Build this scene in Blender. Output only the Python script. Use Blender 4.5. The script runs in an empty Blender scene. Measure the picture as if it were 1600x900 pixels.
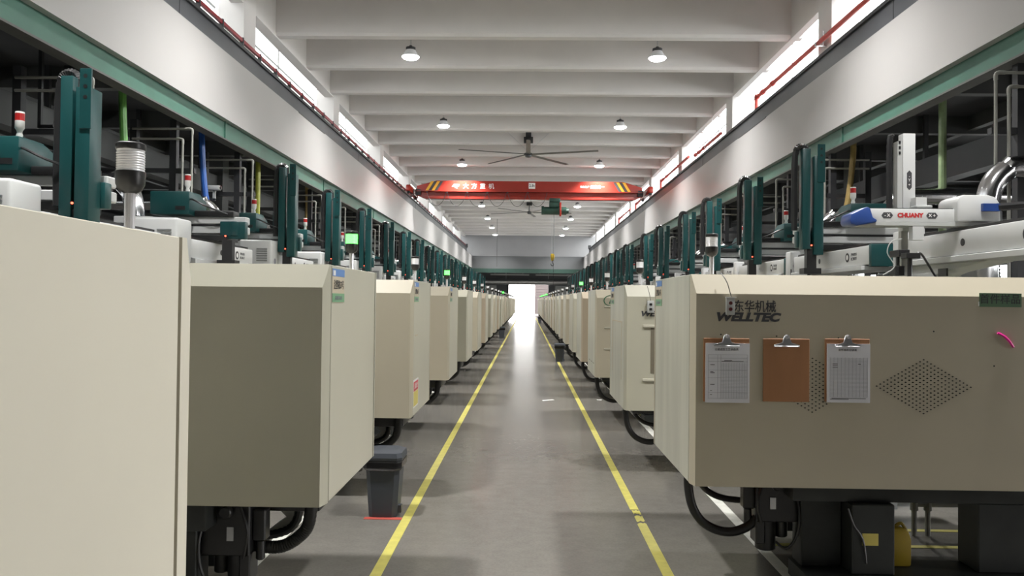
import bpy, bmesh, math, random
from mathutils import Vector, Matrix
random.seed(7)
SC = bpy.context.scene
COL = SC.collection
PI = math.pi

# ------------------------------------------------------------------ camera
F_PX, EYE, ROLL = 1250.0, 1.45, 0.011
px, py = 23.22, -19.74                       # where the aisle direction falls, roll removed
psi, th = math.atan(px / F_PX), math.atan(-py / F_PX)
fwd = Vector((-math.sin(psi)*math.cos(th), math.cos(psi)*math.cos(th), math.sin(th)))
r0 = Vector((math.cos(psi), math.sin(psi), 0)); u0 = r0.cross(fwd)
up = u0*math.cos(ROLL) - r0*math.sin(ROLL); rt = r0*math.cos(ROLL) + u0*math.sin(ROLL)
cd = bpy.data.cameras.new('camera'); cam = bpy.data.objects.new('camera', cd); COL.objects.link(cam)
cam.matrix_world = Matrix(((rt.x, up.x, -fwd.x, 0), (rt.y, up.y, -fwd.y, 0), (rt.z, up.z, -fwd.z, EYE), (0, 0, 0, 1)))
cd.sensor_width = 36; cd.lens = F_PX/1600*36; cd.clip_start = .05; cd.clip_end = 400
SC.camera = cam

# ------------------------------------------------------------------ sky, daylight portals, exposure
SKY_R, SKY_L = 12.0, 2.6
w = bpy.data.worlds.new('overcast_sky'); SC.world = w; w.use_nodes = True
nt = w.node_tree; nt.nodes.clear()
wo = nt.nodes.new('ShaderNodeOutputWorld'); bg = nt.nodes.new('ShaderNodeBackground')
tc = nt.nodes.new('ShaderNodeTexCoord'); sx = nt.nodes.new('ShaderNodeSeparateXYZ'); mr = nt.nodes.new('ShaderNodeMapRange')
mr.inputs[1].default_value = -1; mr.inputs[2].default_value = 1
mr.inputs[3].default_value = SKY_L; mr.inputs[4].default_value = SKY_R      # hazy sun behind the cloud, to the right of the hall
nt.links.new(tc.outputs['Generated'], sx.inputs[0]); nt.links.new(sx.outputs['X'], mr.inputs[0])
nt.links.new(mr.outputs[0], bg.inputs[1]); bg.inputs[0].default_value = (1.0, .985, .97, 1)
nt.links.new(bg.outputs[0], wo.inputs[0])
def portal(name, loc, rot, sx_, sy_):
    l = bpy.data.lights.new(name, 'AREA'); l.shape = 'RECTANGLE'; l.size = sx_; l.size_y = sy_
    l.cycles.is_portal = True
    o = bpy.data.objects.new(name, l); o.location = loc; o.rotation_euler = rot; COL.objects.link(o)
# area lights look along -Z; turned so that they look into the hall through the openings
portal('daylight_right', (6.5, 31, 6.7), (0, PI/2, 0), 2.8, 81)
portal('daylight_left', (-6.4, 31, 6.7), (0, -PI/2, 0), 2.8, 81)
portal('daylight_right_low', (11.72, 41.5, 1.95), (0, PI/2, 0), 1.1, 75)
portal('daylight_left_low', (-11.72, 35, 1.95), (0, -PI/2, 0), 1.1, 88)
portal('daylight_added_door', (11.72, 1.65, 1.95), (0, PI/2, 0), 3.9, 2.7)  # for the unseen door added in the right wall
portal('daylight_door', (.17, 79.5, 1.53), (-PI/2, 0, 0), 4.0, 3.1)
vs = SC.view_settings
vs.view_transform = 'Standard'; vs.look = 'None'; vs.gamma = 1; vs.use_curve_mapping = False; vs.exposure = 0.1
SC.cycles.use_denoising = True
SC.cycles.max_bounces = 8; SC.cycles.diffuse_bounces = 5; SC.cycles.glossy_bounces = 4; SC.cycles.transmission_bounces = 4
SC.cycles.transparent_max_bounces = 12; SC.cycles.caustics_reflective = False; SC.cycles.caustics_refractive = False
SC.cycles.sample_clamp_indirect = 8

# ------------------------------------------------------------------ materials
def mat(name, col, rough=.5, metal=0.0, var=.06, scale=6.0, bump=0.0, emit=None, es=0, coat=0, trans=0, alpha=1, detail_stretch=None):
    m = bpy.data.materials.new(name); m.use_nodes = True; n = m.node_tree.nodes; L = m.node_tree.links
    b = n['Principled BSDF']; b.inputs['Roughness'].default_value = rough; b.inputs['Metallic'].default_value = metal
    b.inputs['Coat Weight'].default_value = coat; b.inputs['Coat Roughness'].default_value = .12
    b.inputs['Transmission Weight'].default_value = trans
    b.inputs['Alpha'].default_value = alpha
    t = n.new('ShaderNodeTexCoord'); no = n.new('ShaderNodeTexNoise'); no.inputs['Scale'].default_value = scale; no.inputs['Detail'].default_value = 5
    src = t.outputs['Object']
    if detail_stretch:
        mp = n.new('ShaderNodeMapping'); mp.inputs['Scale'].default_value = detail_stretch; L.new(src, mp.inputs[0]); src = mp.outputs[0]
    L.new(src, no.inputs['Vector'])
    r = n.new('ShaderNodeValToRGB'); r.color_ramp.elements[0].position = .3; r.color_ramp.elements[1].position = .7
    r.color_ramp.elements[0].color = tuple(max(0, c*(1-var)) for c in col)+(1,); r.color_ramp.elements[1].color = tuple(min(1, c*(1+var)) for c in col)+(1,)
    L.new(no.outputs['Fac'], r.inputs[0]); L.new(r.outputs[0], b.inputs['Base Color'])
    if bump:
        bp = n.new('ShaderNodeBump'); bp.inputs['Strength'].default_value = bump; bp.inputs['Distance'].default_value = .01
        L.new(no.outputs['Fac'], bp.inputs['Height']); L.new(bp.outputs[0], b.inputs['Normal'])
    if emit:
        b.inputs['Emission Color'].default_value = tuple(emit)+(1,); b.inputs['Emission Strength'].default_value = es
    return m
CREAM = mat('cream_paint', (.48, .435, .335), .42, 0, .03, 1.6)
CREAM2 = mat('cream_paint_grey', (.45, .435, .35), .4, 0, .05, 1.6)
CREAM3 = mat('cream_paint_tan', (.44, .37, .275), .45, 0, .04, 1.6)
PANEL = mat('cream_panel', (.51, .49, .40), .36, 0, .03, 1.2)
PANEL_LIT = mat('cream_panel_lit', (.74, .70, .59), .4, 0, .03, 1.2)  # machine cream lightened: strong light is put into the colour
PANEL_W = mat('cream_panel_worn', (.49, .485, .41), .36, 0, .12, 1.5, detail_stretch=(1, 4, .6))
DARKSTEEL = mat('dark_machine_steel', (.028, .031, .030), .5, .2, .25, 5)
BLACK = mat('black_rubber', (.012, .012, .012), .42, 0, .2, 10)
BLACKP = mat('black_plastic', (.02, .02, .021), .35, 0, .15, 10)
TEAL = mat('teal_paint', (.007, .058, .060), .35, 0, .08, 4)
WHITE = mat('white_robot_paint', (.60, .61, .61), .35, 0, .03, 3)
WHITEG = mat('grey_white_plastic', (.45, .46, .45), .45, 0, .05, 6)
GREEN = mat('green_steel_paint', (.055, .150, .112), .45, 0, .12, 2.2, bump=.05)
GREYS = mat('grey_steel_paint', (.085, .09, .10), .42, .2, .12, 1.5)
DKGREY = mat('dark_flange', (.035, .036, .04), .5, .1, .15, 4)
UNDER = mat('underside_paint', (.12, .12, .115), .7, 0, .12, 3)
FASCIA = mat('pale_grey_fascia', (.42, .41, .405), .37, 0, .03, .7)
PLASTER = mat('white_plaster', (.70, .68, .67), .8, 0, .03, 1.3, bump=.03)
ENDW = mat('end_wall_paint', (.30, .30, .31), .8, 0, .04, .8)
ENDW2 = mat('end_wall_grey', (.13, .135, .14), .8, 0, .05, .8)
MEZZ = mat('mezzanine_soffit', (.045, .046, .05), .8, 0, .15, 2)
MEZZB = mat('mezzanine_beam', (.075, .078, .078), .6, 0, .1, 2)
OUTW = mat('outer_wall', (.10, .10, .10), .8, 0, .1, 1)
RED = mat('crane_red', (.30, .030, .020), .22, 0, .06, 2)
REDP = mat('red_pipe_paint', (.55, .06, .045), .4, 0, .06, 8)
YEL = mat('yellow_paint', (.50, .455, .11), .6, 0, .12, 14)
YELH = mat('hazard_yellow', (.80, .42, .03), .4, 0, .04, 14)
WLINE = mat('white_line_paint', (.60, .60, .56), .6, 0, .1, 14)
REDT = mat('red_floor_tape', (.42, .07, .05), .6, 0, .1, 14)
CHROME = mat('chrome', (.80, .79, .82), .25, .55, .02, 10)
STEEL = mat('galvanised_steel', (.55, .56, .57), .28, .9, .08, 8)
DUCT = mat('shiny_duct', (.62, .62, .64), .18, 1, .05, 8)
DUCTG = mat('clear_grey_hose', (.20, .22, .23), .15, .5, .1, 12)
ALU = mat('aluminium_profile', (.50, .52, .55), .35, .8, .05, 8)
LENS = mat('lamp_lens_lit', (1, 1, 1), .5, 0, 0, 1, emit=(1, .98, .95), es=30)
BOWL = mat('lamp_bowl', (.75, .76, .78), .35, 0, .02, 5)
LENSG = mat('green_lens_lit', (.02, .5, .08), .4, 0, 0, 1, emit=(.06, 1, .06), es=7)
LENSU = mat('clear_lens', (.80, .80, .83), .25, 0, .05, 30)
REDL = mat('red_beacon', (.45, .02, .02), .3, 0, .05, 10)
LEDR = mat('red_led', (1, .1, .05), .3, 0, 0, 1, emit=(1, .08, .04), es=6)
LEDW = mat('white_led', (1, 1, 1), .3, 0, 0, 1, emit=(.9, .92, 1), es=8)
HGREEN = mat('green_hose', (.16, .42, .10), .3, 0, .15, 10)
HPALE = mat('pale_green_hose', (.30, .40, .22), .3, 0, .15, 10)
HBLUE = mat('blue_hose', (.03, .11, .40), .3, 0, .15, 10)
HYEL = mat('yellow_hose', (.48, .50, .08), .3, 0, .15, 10)
HAMB = mat('amber_hose', (.45, .32, .12), .3, 0, .15, 10)
HCLR = mat('clear_hose', (.42, .42, .40), .25, 0, .15, 10)
WPIPE = mat('pvc_pipe', (.33, .33, .30), .5, 0, .06, 8)
BINM = mat('bin_plastic', (.055, .062, .075), .45, 0, .06, 8)
BAG = mat('bin_bag', (.008, .008, .009), .25, 0, .2, 20, bump=.4)
JUG = mat('yellow_jug', (.42, .30, .03), .35, 0, .06, 8)
CORK = mat('hardboard', (.36, .17, .075), .6, 0, .10, 10, detail_stretch=(1, 1, .15))
PAPER = mat('paper', (.74, .74, .78), .8, 0, .01, 5)
INK = mat('ink', (.05, .05, .055), .7, 0, 0, 5)
INKG = mat('grey_ink', (.30, .30, .34), .8, 0, 0, 5)
INKR = mat('red_ink', (.50, .03, .03), .5, 0, 0, 5)
INKW = mat('white_ink', (.80, .80, .78), .5, 0, 0, 5)
INKGR = mat('green_ink', (.03, .14, .07), .5, 0, 0, 5)
STKB = mat('blue_sticker', (.12, .25, .55), .4, 0, .04, 5)
STKG = mat('green_sticker', (.17, .36, .20), .4, 0, .04, 5)
STKY = mat('yellow_sticker', (.66, .56, .14), .4, 0, .04, 5)
STKR = mat('red_sticker', (.62, .08, .10), .4, 0, .04, 5)
STKT = mat('green_tape_label', (.12, .22, .13), .4, 0, .06, 5)
STKC = mat('cream_sticker', (.55, .48, .36), .5, 0, .04, 5)
ORNG = mat('orange_notice', (.60, .22, .07), .5, 0, .08, 5)
PINK = mat('pink_plastic', (.85, .03, .35), .3, 0, .03, 5)
BLUEC = mat('blue_cap', (.02, .055, .22), .35, 0, .06, 5)
HOIST = mat('hoist_green', (.02, .06, .045), .4, .1, .2, 6)
HOOKY = mat('hook_yellow', (.50, .34, .03), .4, 0, .1, 8)
FANM = mat('fan_metal', (.16, .16, .155), .4, .5, .1, 4)
VENT = mat('vent_slats', (.22, .23, .23), .5, .2, .05, 5)
SEAM = mat('panel_seam', (.16, .14, .10), .6, 0, .1, 5)
OUTG = mat('outside_concrete', (.45, .44, .42), .9, 0, .08, 1)
OUTB = mat('outside_cladding', (.115, .095, .095), .8, 0, .05, 1)

# glass: mostly see-through with a slight reflection
GLASS = bpy.data.materials.new('window_glass'); GLASS.use_nodes = True
gn = GLASS.node_tree.nodes; gl = GLASS.node_tree.links; gn.clear()
go = gn.new('ShaderNodeOutputMaterial'); gm = gn.new('ShaderNodeMixShader'); gt = gn.new('ShaderNodeBsdfTransparent'); gg = gn.new('ShaderNodeBsdfGlossy')
gg.inputs['Roughness'].default_value = .05; gm.inputs[0].default_value = .06; gt.inputs[0].default_value = (.95, .97, .97, 1)
gl.new(gt.outputs[0], gm.inputs[1]); gl.new(gg.outputs[0], gm.inputs[2]); gl.new(gm.outputs[0], go.inputs[0])

# polished concrete floor: stains, dust, varying gloss
FLOOR = bpy.data.materials.new('polished_concrete'); FLOOR.use_nodes = True
n = FLOOR.node_tree.nodes; L = FLOOR.node_tree.links; b = n['Principled BSDF']
t = n.new('ShaderNodeTexCoord')
def noise(sc, det, rough=.6, vec=None):
    q = n.new('ShaderNodeTexNoise'); q.inputs['Scale'].default_value = sc; q.inputs['Detail'].default_value = det; q.inputs['Roughness'].default_value = rough
    L.new(vec or t.outputs['Object'], q.inputs['Vector']); return q
a1 = noise(.55, 6); a2 = noise(9, 8, .7); a3 = noise(60, 3)
def ramp(src, p0, c0, p1, c1):
    q = n.new('ShaderNodeValToRGB'); q.color_ramp.elements[0].position = p0; q.color_ramp.elements[1].position = p1
    q.color_ramp.elements[0].color = c0; q.color_ramp.elements[1].color = c1; L.new(src, q.inputs[0]); return q
c1 = ramp(a1.outputs['Fac'], .3, (.158, .150, .137, 1), .7, (.198, .187, .168, 1))
c2 = ramp(a2.outputs['Fac'], .35, (.90, .90, .90, 1), .65, (1.04, 1.04, 1.04, 1))
c3 = ramp(a3.outputs['Fac'], .3, (.9, .9, .9, 1), .6, (1.03, 1.03, 1.03, 1))
m1 = n.new('ShaderNodeMixRGB'); m1.blend_type = 'MULTIPLY'; m1.inputs[0].default_value = 1; L.new(c1.outputs[0], m1.inputs[1]); L.new(c2.outputs[0], m1.inputs[2])
m2 = n.new('ShaderNodeMixRGB'); m2.blend_type = 'MULTIPLY'; m2.inputs[0].default_value = 1; L.new(m1.outputs[0], m2.inputs[1]); L.new(c3.outputs[0], m2.inputs[2])
L.new(m2.outputs[0], b.inputs['Base Color'])
rr = n.new('ShaderNodeMapRange'); rr.inputs[3].default_value = .17; rr.inputs[4].default_value = .25; L.new(a2.outputs['Fac'], rr.inputs[0]); L.new(rr.outputs[0], b.inputs['Roughness'])
bp = n.new('ShaderNodeBump'); bp.inputs['Strength'].default_value = .12; bp.inputs['Distance'].default_value = .01
a4 = noise(1.3, 3); L.new(a4.outputs['Fac'], bp.inputs['Height']); L.new(bp.outputs[0], b.inputs['Normal'])

# ------------------------------------------------------------------ mesh helpers
class MB:
    def __init__(s): s.v = []; s.f = []; s.m = []; s.mi = 0
    def poly(s, pts, faces):
        o = len(s.v); s.v += [tuple(p) for p in pts]
        for f in faces: s.f.append(tuple(i+o for i in f)); s.m.append(s.mi)
        return s
    def box(s, x0, x1, y0, y1, z0, z1):
        if x0 > x1: x0, x1 = x1, x0
        if y0 > y1: y0, y1 = y1, y0
        return s.poly([(x0,y0,z0),(x1,y0,z0),(x1,y1,z0),(x0,y1,z0),(x0,y0,z1),(x1,y0,z1),(x1,y1,z1),(x0,y1,z1)],
                      [(0,3,2,1),(4,5,6,7),(0,1,5,4),(1,2,6,5),(2,3,7,6),(3,0,4,7)])
    def cyl(s, p0, p1, r0, r1=None, n=12, caps=True):
        p0, p1 = Vector(p0), Vector(p1); r1 = r0 if r1 is None else r1
        d = (p1-p0).normalized(); a = d.orthogonal().normalized(); b_ = d.cross(a)
        pts = []
        for p, r in ((p0, r0), (p1, r1)):
            for k in range(n):
                an = 2*PI*k/n; pts.append(p + a*(r*math.cos(an)) + b_*(r*math.sin(an)))
        fs = [(k, (k+1) % n, n+(k+1) % n, n+k) for k in range(n)]
        if caps: fs += [tuple(range(n-1, -1, -1)), tuple(range(n, 2*n))]
        return s.poly(pts, fs)
    def tube(s, pts, r, n=10, smooth=4, ridge=0):
        P = [Vector(p) for p in pts]
        if smooth > 1 and len(P) > 2:
            Q = []
            for i in range(len(P)-1):
                a, b_, c, d = P[max(i-1, 0)], P[i], P[i+1], P[min(i+2, len(P)-1)]
                for k in range(smooth):
                    t_ = k/smooth
                    Q.append(.5*((2*b_)+(c-a)*t_+(2*a-5*b_+4*c-d)*t_*t_+(3*b_-a-3*c+d)*t_**3))
            Q.append(P[-1]); P = Q
        o = len(s.v); prev = None
        for i, p in enumerate(P):
            d = (P[min(i+1, len(P)-1)]-P[max(i-1, 0)]).normalized()
            a = d.orthogonal().normalized() if prev is None else (prev-d*prev.dot(d)).normalized()
            prev = a; b_ = d.cross(a); rr_ = r*(1+(ridge if i % 2 else 0))
            for k in range(n):
                an = 2*PI*k/n; s.v.append(tuple(p+a*(rr_*math.cos(an))+b_*(rr_*math.sin(an))))
        for i in range(len(P)-1):
            for k in range(n):
                s.f.append((o+i*n+k, o+i*n+(k+1) % n, o+(i+1)*n+(k+1) % n, o+(i+1)*n+k)); s.m.append(s.mi)
        s.f.append(tuple(o+k for k in range(n-1, -1, -1))); s.m.append(s.mi)
        s.f.append(tuple(o+(len(P)-1)*n+k for k in range(n))); s.m.append(s.mi)
        return s
    def lathe(s, c, prof, n=20):                    # prof: (radius, z) pairs, axis Z at c
        o = len(s.v)
        for r, z in prof:
            for k in range(n):
                an = 2*PI*k/n; s.v.append((c[0]+r*math.cos(an), c[1]+r*math.sin(an), c[2]+z))
        for i in range(len(prof)-1):
            for k in range(n):
                s.f.append((o+i*n+k, o+i*n+(k+1) % n, o+(i+1)*n+(k+1) % n, o+(i+1)*n+k)); s.m.append(s.mi)
        s.f.append(tuple(o+k for k in range(n-1, -1, -1))); s.m.append(s.mi)
        s.f.append(tuple(o+(len(prof)-1)*n+k for k in range(n))); s.m.append(s.mi)
        return s
    def prism(s, poly, axis, a, b_):                # extrude a 2-D outline along an axis ('x','y','z')
        def P(u, v, w_): return {'x': (w_, u, v), 'y': (u, w_, v), 'z': (u, v, w_)}[axis]
        k = len(poly)
        return s.poly([P(u, v, a) for u, v in poly]+[P(u, v, b_) for u, v in poly],
                      [tuple(range(k-1, -1, -1)), tuple(range(k, 2*k))]+[(i, (i+1) % k, k+(i+1) % k, k+i) for i in range(k)])
    def build(s, name, mt, parent=None, bevel=0, loc=None, rot=None, seg=2):
        me = bpy.data.meshes.new(name); me.from_pydata(s.v, [], s.f)
        mts = mt if isinstance(mt, (list, tuple)) else [mt]
        for q in mts: me.materials.append(q)
        if len(mts) > 1: me.polygons.foreach_set('material_index', s.m)
        bm = bmesh.new(); bm.from_mesh(me)
        bmesh.ops.recalc_face_normals(bm, faces=bm.faces)
        if bevel:
            ed = [e for e in bm.edges if len(e.link_faces) == 2 and e.calc_face_angle() > .5]
            bmesh.ops.bevel(bm, geom=ed, offset=bevel, segments=seg, affect='EDGES', clamp_overlap=True, profile=.5)
        bm.to_mesh(me); bm.free()
        me.polygons.foreach_set('use_smooth', [True]*len(me.polygons)); me.set_sharp_from_angle(angle=.6 if (bevel or len(s.f) > 60) else .3)
        o = bpy.data.objects.new(name, me); COL.objects.link(o)
        if parent is not None: o.parent = parent
        if loc: o.location = loc
        if rot: o.rotation_euler = rot
        return o
def B(*a): return MB().box(*a)
def thing(name, loc, label, cat, group=None, rz=0):
    o = bpy.data.objects.new(name, None); o.empty_display_size = .1; COL.objects.link(o)
    o.location = loc; o.rotation_euler.z = rz; tag(o, label, cat, group); return o
def tag(o, label, cat, group=None):
    o['label'] = label; o['category'] = cat
    if group: o['group'] = group
    return o
def struct(o): o['kind'] = 'structure'; return o
def plabel(o, s): o['label'] = s; return o
def kids(o, CH):
    return CH.get(o.name, [])
def dup(root, loc, label, group=None, skip=()):
    def cp(o, par):
        c = o.copy(); COL.objects.link(c); c.parent = par
        for ch in o.children:
            if ch.name.split('.')[0] not in skip: cp(ch, c)
        return c
    r = cp(root, None); r.location = loc; r['label'] = label
    if group: r['group'] = group
    return r
def word(k):
    o = ['first','second','third','fourth','fifth','sixth','seventh','eighth','ninth','tenth','eleventh','twelfth','thirteenth','fourteenth',
         'fifteenth','sixteenth','seventeenth','eighteenth','nineteenth','twentieth','twenty-first','twenty-second','twenty-third','twenty-fourth']
    return o[k-1]
_tx = {}
def text(s, size, mt, parent, loc, rot, name='lettering', ext=.0006, bold=0, shear=0, sx=1, align='CENTER'):
    c = bpy.data.curves.new(name, 'FONT'); c.body = s; c.size = size; c.extrude = ext; c.align_x = align; c.align_y = 'CENTER'
    c.offset = bold; c.shear = shear; c.resolution_u = 3
    o = bpy.data.objects.new(name, c); COL.objects.link(o)
    bpy.context.view_layer.update()
    me = bpy.data.meshes.new_from_object(o.evaluated_get(bpy.context.evaluated_depsgraph_get()))
    bpy.data.objects.remove(o); me.materials.clear(); me.materials.append(mt)
    r = bpy.data.objects.new(name, me); COL.objects.link(r); r.parent = parent; r.location = loc; r.rotation_euler = rot; r.scale = (sx, 1, 1)
    return r
FACE_CAM = (PI/2, 0, 0)                 # lettering that faces -Y
FACE_PX = (PI/2, 0, PI/2)               # lettering that faces +X
FACE_NX = (PI/2, 0, -PI/2)              # lettering that faces -X

# ------------------------------------------------------------------ structure
GL, GR = -5.0, 5.1                      # inner faces of the girders
CL, CR = -5.55, 5.65                    # inner faces of the pillars
Y0, YE, YB = -3.0, 71.5, 79.0           # wall behind camera, upper end wall, back wall
floor = struct(B(-11.6, 11.6, Y0-.2, YB+.3, -.1, 0).build('floor', FLOOR))
def line(name, x0, x1, y0, y1, mt): return B(x0, x1, y0, y1, .0005, .0025).build(name, mt, floor)
line('yellow_line', -.808, -.748, Y0, 68, YEL)
# the right line is chipped through near the camera: three pieces with ragged ends
def ragged(name, x0, x1, y0, y1, mt, e=.03):
    k = 6; pts = [(x0+(x1-x0)*i/k, y0+random.uniform(0, e)) for i in range(k+1)]+[(x1-(x1-x0)*i/k, y1-random.uniform(0, e)) for i in range(k+1)]
    return MB().prism(pts, 'z', .0005, .0025).build(name, mt, floor)
ragged('yellow_line', .737, .797, Y0, 5.29, YEL, .04); ragged('yellow_line', .742, .797, 5.30, 5.47, YEL, .04); ragged('yellow_line', .745, .797, 5.49, 5.62, YEL, .05)
line('yellow_line', .737, .797, 5.62, 68, YEL)
line('white_line', -1.51, -1.44, Y0, 68, WLINE); line('white_line', 1.375, 1.445, Y0, 68, WLINE)
for y in (4.34, 6.9, 9.4, 11.9): line('yellow_mark', -2.9, -1.52, y, y+.05, YEL)
for y in (4.84, 5.19, 7.6, 10.3): line('yellow_mark', 1.46, 3.2, y, y+.05, YEL)
line('white_line', 1.9, 5.2, 6.35, 6.42, WLINE); line('yellow_mark', 2.18, 2.25, 4.9, 6.0, YEL)
line('red_tape', -1.06, -.81, 5.27, 5.32, REDT)
line('white_line', -4.0, -3.93, Y0, 60, WLINE); line('white_line', 4.6, 4.67, Y0, 60, WLINE)

ceil = struct(B(-6.6, 6.7, Y0-.2, YE+.2, 8.2, 8.4).build('ceiling', PLASTER))
k = -8
while 17.3+2.41*k < YE-1:
    y = 17.3+2.41*k; k += 1
    if y < Y0+.2: continue
    MB().prism([(y, 8.2), (y, 7.26), (y+.05, 7.2), (y+.27, 7.2), (y+.32, 7.26), (y+.32, 8.2)], 'x', CL-.28, CR+.28).build('ceiling_beam', PLASTER, ceil)
for x0, x1 in ((CL-.25, CL), (CR, CR+.15)):
    B(x0, x1, Y0, YE, 7.17, 8.199).build('edge_beam', PLASTER, ceil)
pil = []
for s, X, yf in ((-1, CL, 16.0), (1, CR, 15.65)):
    for k in range(-2, 8):
        y1 = yf+7.22*k
        o = struct(B(X-s*.015, X+s*.5, y1-.68, y1, 4.601, 8.199).build('pillar', PLASTER, None, bevel=.012))
        B(X+s*.42, X+s*.75, y1-.5, y1-.18, 0, 4.6).build('lower_column', MEZZB, o); pil.append(o)
        if y1 > 50 and s < 0: B(X-.02*s, X, y1-.5, y1-.42, 5.9, 8.1).build('conduit', WPIPE, o)
# side girders: green steel, pale fascia, dark crane runway
def girder(s, G, nm):
    y0, y1 = Y0, YE
    zf, zr, zt = (4.36, 5.44, 5.78) if s < 0 else (4.34, 5.40, 5.755)     # fascia foot, runway foot, runway top
    g = struct(B(G-s*.07, G+s*.25, y0, y1, zf, zr).build('trim_'+nm, FASCIA))
    B(G+s*.03, G+s*.21, y0, y1, 4.09, zf).build('green_girder', GREEN, g)
    B(G+s*.025, G+s*.215, y0, y1, 4.065, 4.09).build('bottom_flange', UNDER, g)
    yy = 13.1
    while yy < y1: B(G+s*.01, G+s*.03, yy, yy+.03, 4.09, zf-.001).build('stiffener', GREEN, g); yy += 6.43
    B(G-s*.045, G+s*.10, y0, y1-6, zr, zt-.06).build('runway_web', GREYS, g)
    B(G-s*.085, G+s*.20, y0, y1-6, zt-.06, zt).build('runway_flange', DKGREY, g)
    B(G+s*.01, G+s*.08, y0, y1-6, zt, zt+.05).build('crane_rail', STEEL, g)
    for yy in (11.15, 23.2, 35.2, 47.2): B(G-s*.049, G-s*.045, yy, yy+.02, zr, zt-.06).build('web_joint', DKGREY, g)
    for yy, l in ((17.0, 2.2), (38, 3)): B(G-s*.075, G-s*.05, yy, yy+l, zr-.015, zr+.01).build('rail_shim', BLACKP, g)
    B(G-s*.12, G+s*.1, y1-6.2, y1-5.9, zt, zt+.28).build('rail_stop', DKGREY, g)
    return g
girder(-1, GL, '1'); girder(1, GR, '2')
# mezzanines at both sides
for s, G, nm in ((-1, GL, 'left'), (1, GR, 'right')):
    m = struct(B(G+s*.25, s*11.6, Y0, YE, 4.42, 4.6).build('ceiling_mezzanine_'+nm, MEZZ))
    y = .6
    while y < YE-.5:
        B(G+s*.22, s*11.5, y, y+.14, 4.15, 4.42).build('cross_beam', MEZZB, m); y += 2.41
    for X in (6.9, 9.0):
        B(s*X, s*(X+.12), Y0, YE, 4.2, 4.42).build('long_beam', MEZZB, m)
    # outer wall with a strip of windows
    ys_ = Y0-.2 if s < 0 else 3.0                       # unseen door opening added in the right wall to light the nearest left machine
    wl = struct(B(s*11.5, s*11.75, ys_, YB, -.05, 1.45).build('wall_'+nm, OUTW))
    B(s*11.5, s*11.75, ys_, YB, 2.45, 4.7).build('wall_upper', OUTW, wl)
    if s > 0:
        B(11.5, 11.75, Y0-.2, .3, -.05, 4.7).build('wall_section', OUTW, wl); B(11.5, 11.75, .3, 3.0, 3.9, 4.7).build('wall_lintel', OUTW, wl)
        d2 = struct(B(11.46, 11.79, .22, .30, 0, 3.98).build('added_door', GREYS)); B(11.46, 11.79, 3.0, 3.08, 0, 3.98).build('door_jamb', GREYS, d2); B(11.46, 11.79, .3, 3.0, 3.9, 3.98).build('door_head', GREYS, d2)  # frame of the unseen door, added for the light it lets in
        struct(B(11.75, 30, -12, 20, -.12, -.02).build('ground_side_yard', OUTG))
    y = Y0 if s < 0 else 4.22; kk = 0
    while y < YB-.6:
        B(s*11.5, s*11.75, y, y+.7, 1.45, 2.45).build('wall_pier', OUTW, wl); y += 3.61
    wn = struct(B(s*11.6, s*11.62, Y0 if s < 0 else 3.8, YB, 1.45, 1.49).build('window_%s' % ('1' if s < 0 else '2'), ALU))
    y = Y0+.7 if s < 0 else 4.92
    while y < YB-3:
        for q in range(1, 4): B(s*11.58, s*11.63, y+.7275*q-.02, y+.7275*q+.02, 1.49, 2.45).build('mullion', ALU, wn)
        B(s*11.605, s*11.61, y, y+2.91, 1.49, 2.45).build('pane', GLASS, wn); y += 3.61
    # clerestory glazing between the pillars
    X = (CL if s < 0 else CR)+s*.52
    wc = struct(B(X, X+s*.06, Y0, YE, 5.30, 5.38).build('window_%s' % ('3' if s < 0 else '4'), WHITEG))
    B(X-s*.02, X+s*.25, Y0, YE, 4.6, 5.30).build('parapet', PLASTER, wc)
    yf = 16.0 if s < 0 else 15.65
    for k in range(-4, 8):
        a, b_ = yf+7.22*k, yf+7.22*(k+1)-.68
        a = max(a, Y0); b_ = min(b_, YE)
        if b_ <= a: continue
        B(X+s*.02, X+s*.05, a, b_, 7.05, 7.085).build('transom', WHITEG, wc)
        B(X+s*.03, X+s*.035, a, b_, 5.38, 8.0).build('pane', GLASS, wc)
        B(X+s*.02, X+s*.05, (a+b_)/2-.02, (a+b_)/2+.02, 5.38, 8.0).build('mullion', WHITEG, wc)
    B(X, X+s*.2, Y0, YE, 8.0, 8.199).build('upper_wall', PLASTER, wc)
# end walls
wb = struct(B(-11.75, 11.75, Y0-.4, Y0-.2, 0, 4.7).build('wall_behind_camera', OUTW)); B(-6.6, 6.7, Y0-.4, Y0-.2, 4.7, 8.4).build('gable', OUTW, wb)
we = struct(B(-6.2, 6.2, YE, YE+.25, 5.45, 8.4).build('wall_end_upper', ENDW))
B(-6.2, 6.2, YE-.02, YE+.25, 4.30, 5.45).build('grey_band', ENDW2, we)
B(-6.2, 6.2, YE-.05, YE+.2, 3.93, 4.30).build('green_lintel', mat('shaded_green_lintel', (.03, .07, .055), .5), we)  # lintel green darkened: its shade is put into the colour
B(-6.2, 6.2, YE-.06, YE-.02, 5.42, 5.47).build('ledge', ENDW, we)
DX0, DX1, DZ = -1.79, 2.13, 3.03
wk = struct(B(-11.75, DX0, YB, YB+.3, 0, 4.6).build('wall_back', ENDW2))
B(DX1, 11.75, YB, YB+.3, 0, 4.6).build('wall_section', ENDW2, wk); B(DX0, DX1, YB, YB+.3, DZ, 4.6).build('wall_lintel', ENDW2, wk)
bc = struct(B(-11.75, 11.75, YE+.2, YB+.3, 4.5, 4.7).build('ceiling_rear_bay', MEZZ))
for x in (-4.6, 2.8): B(x, x+1.6, YB-.02, YB, 1.9, 2.95).build('window_panel', WHITEG, wk)
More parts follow.
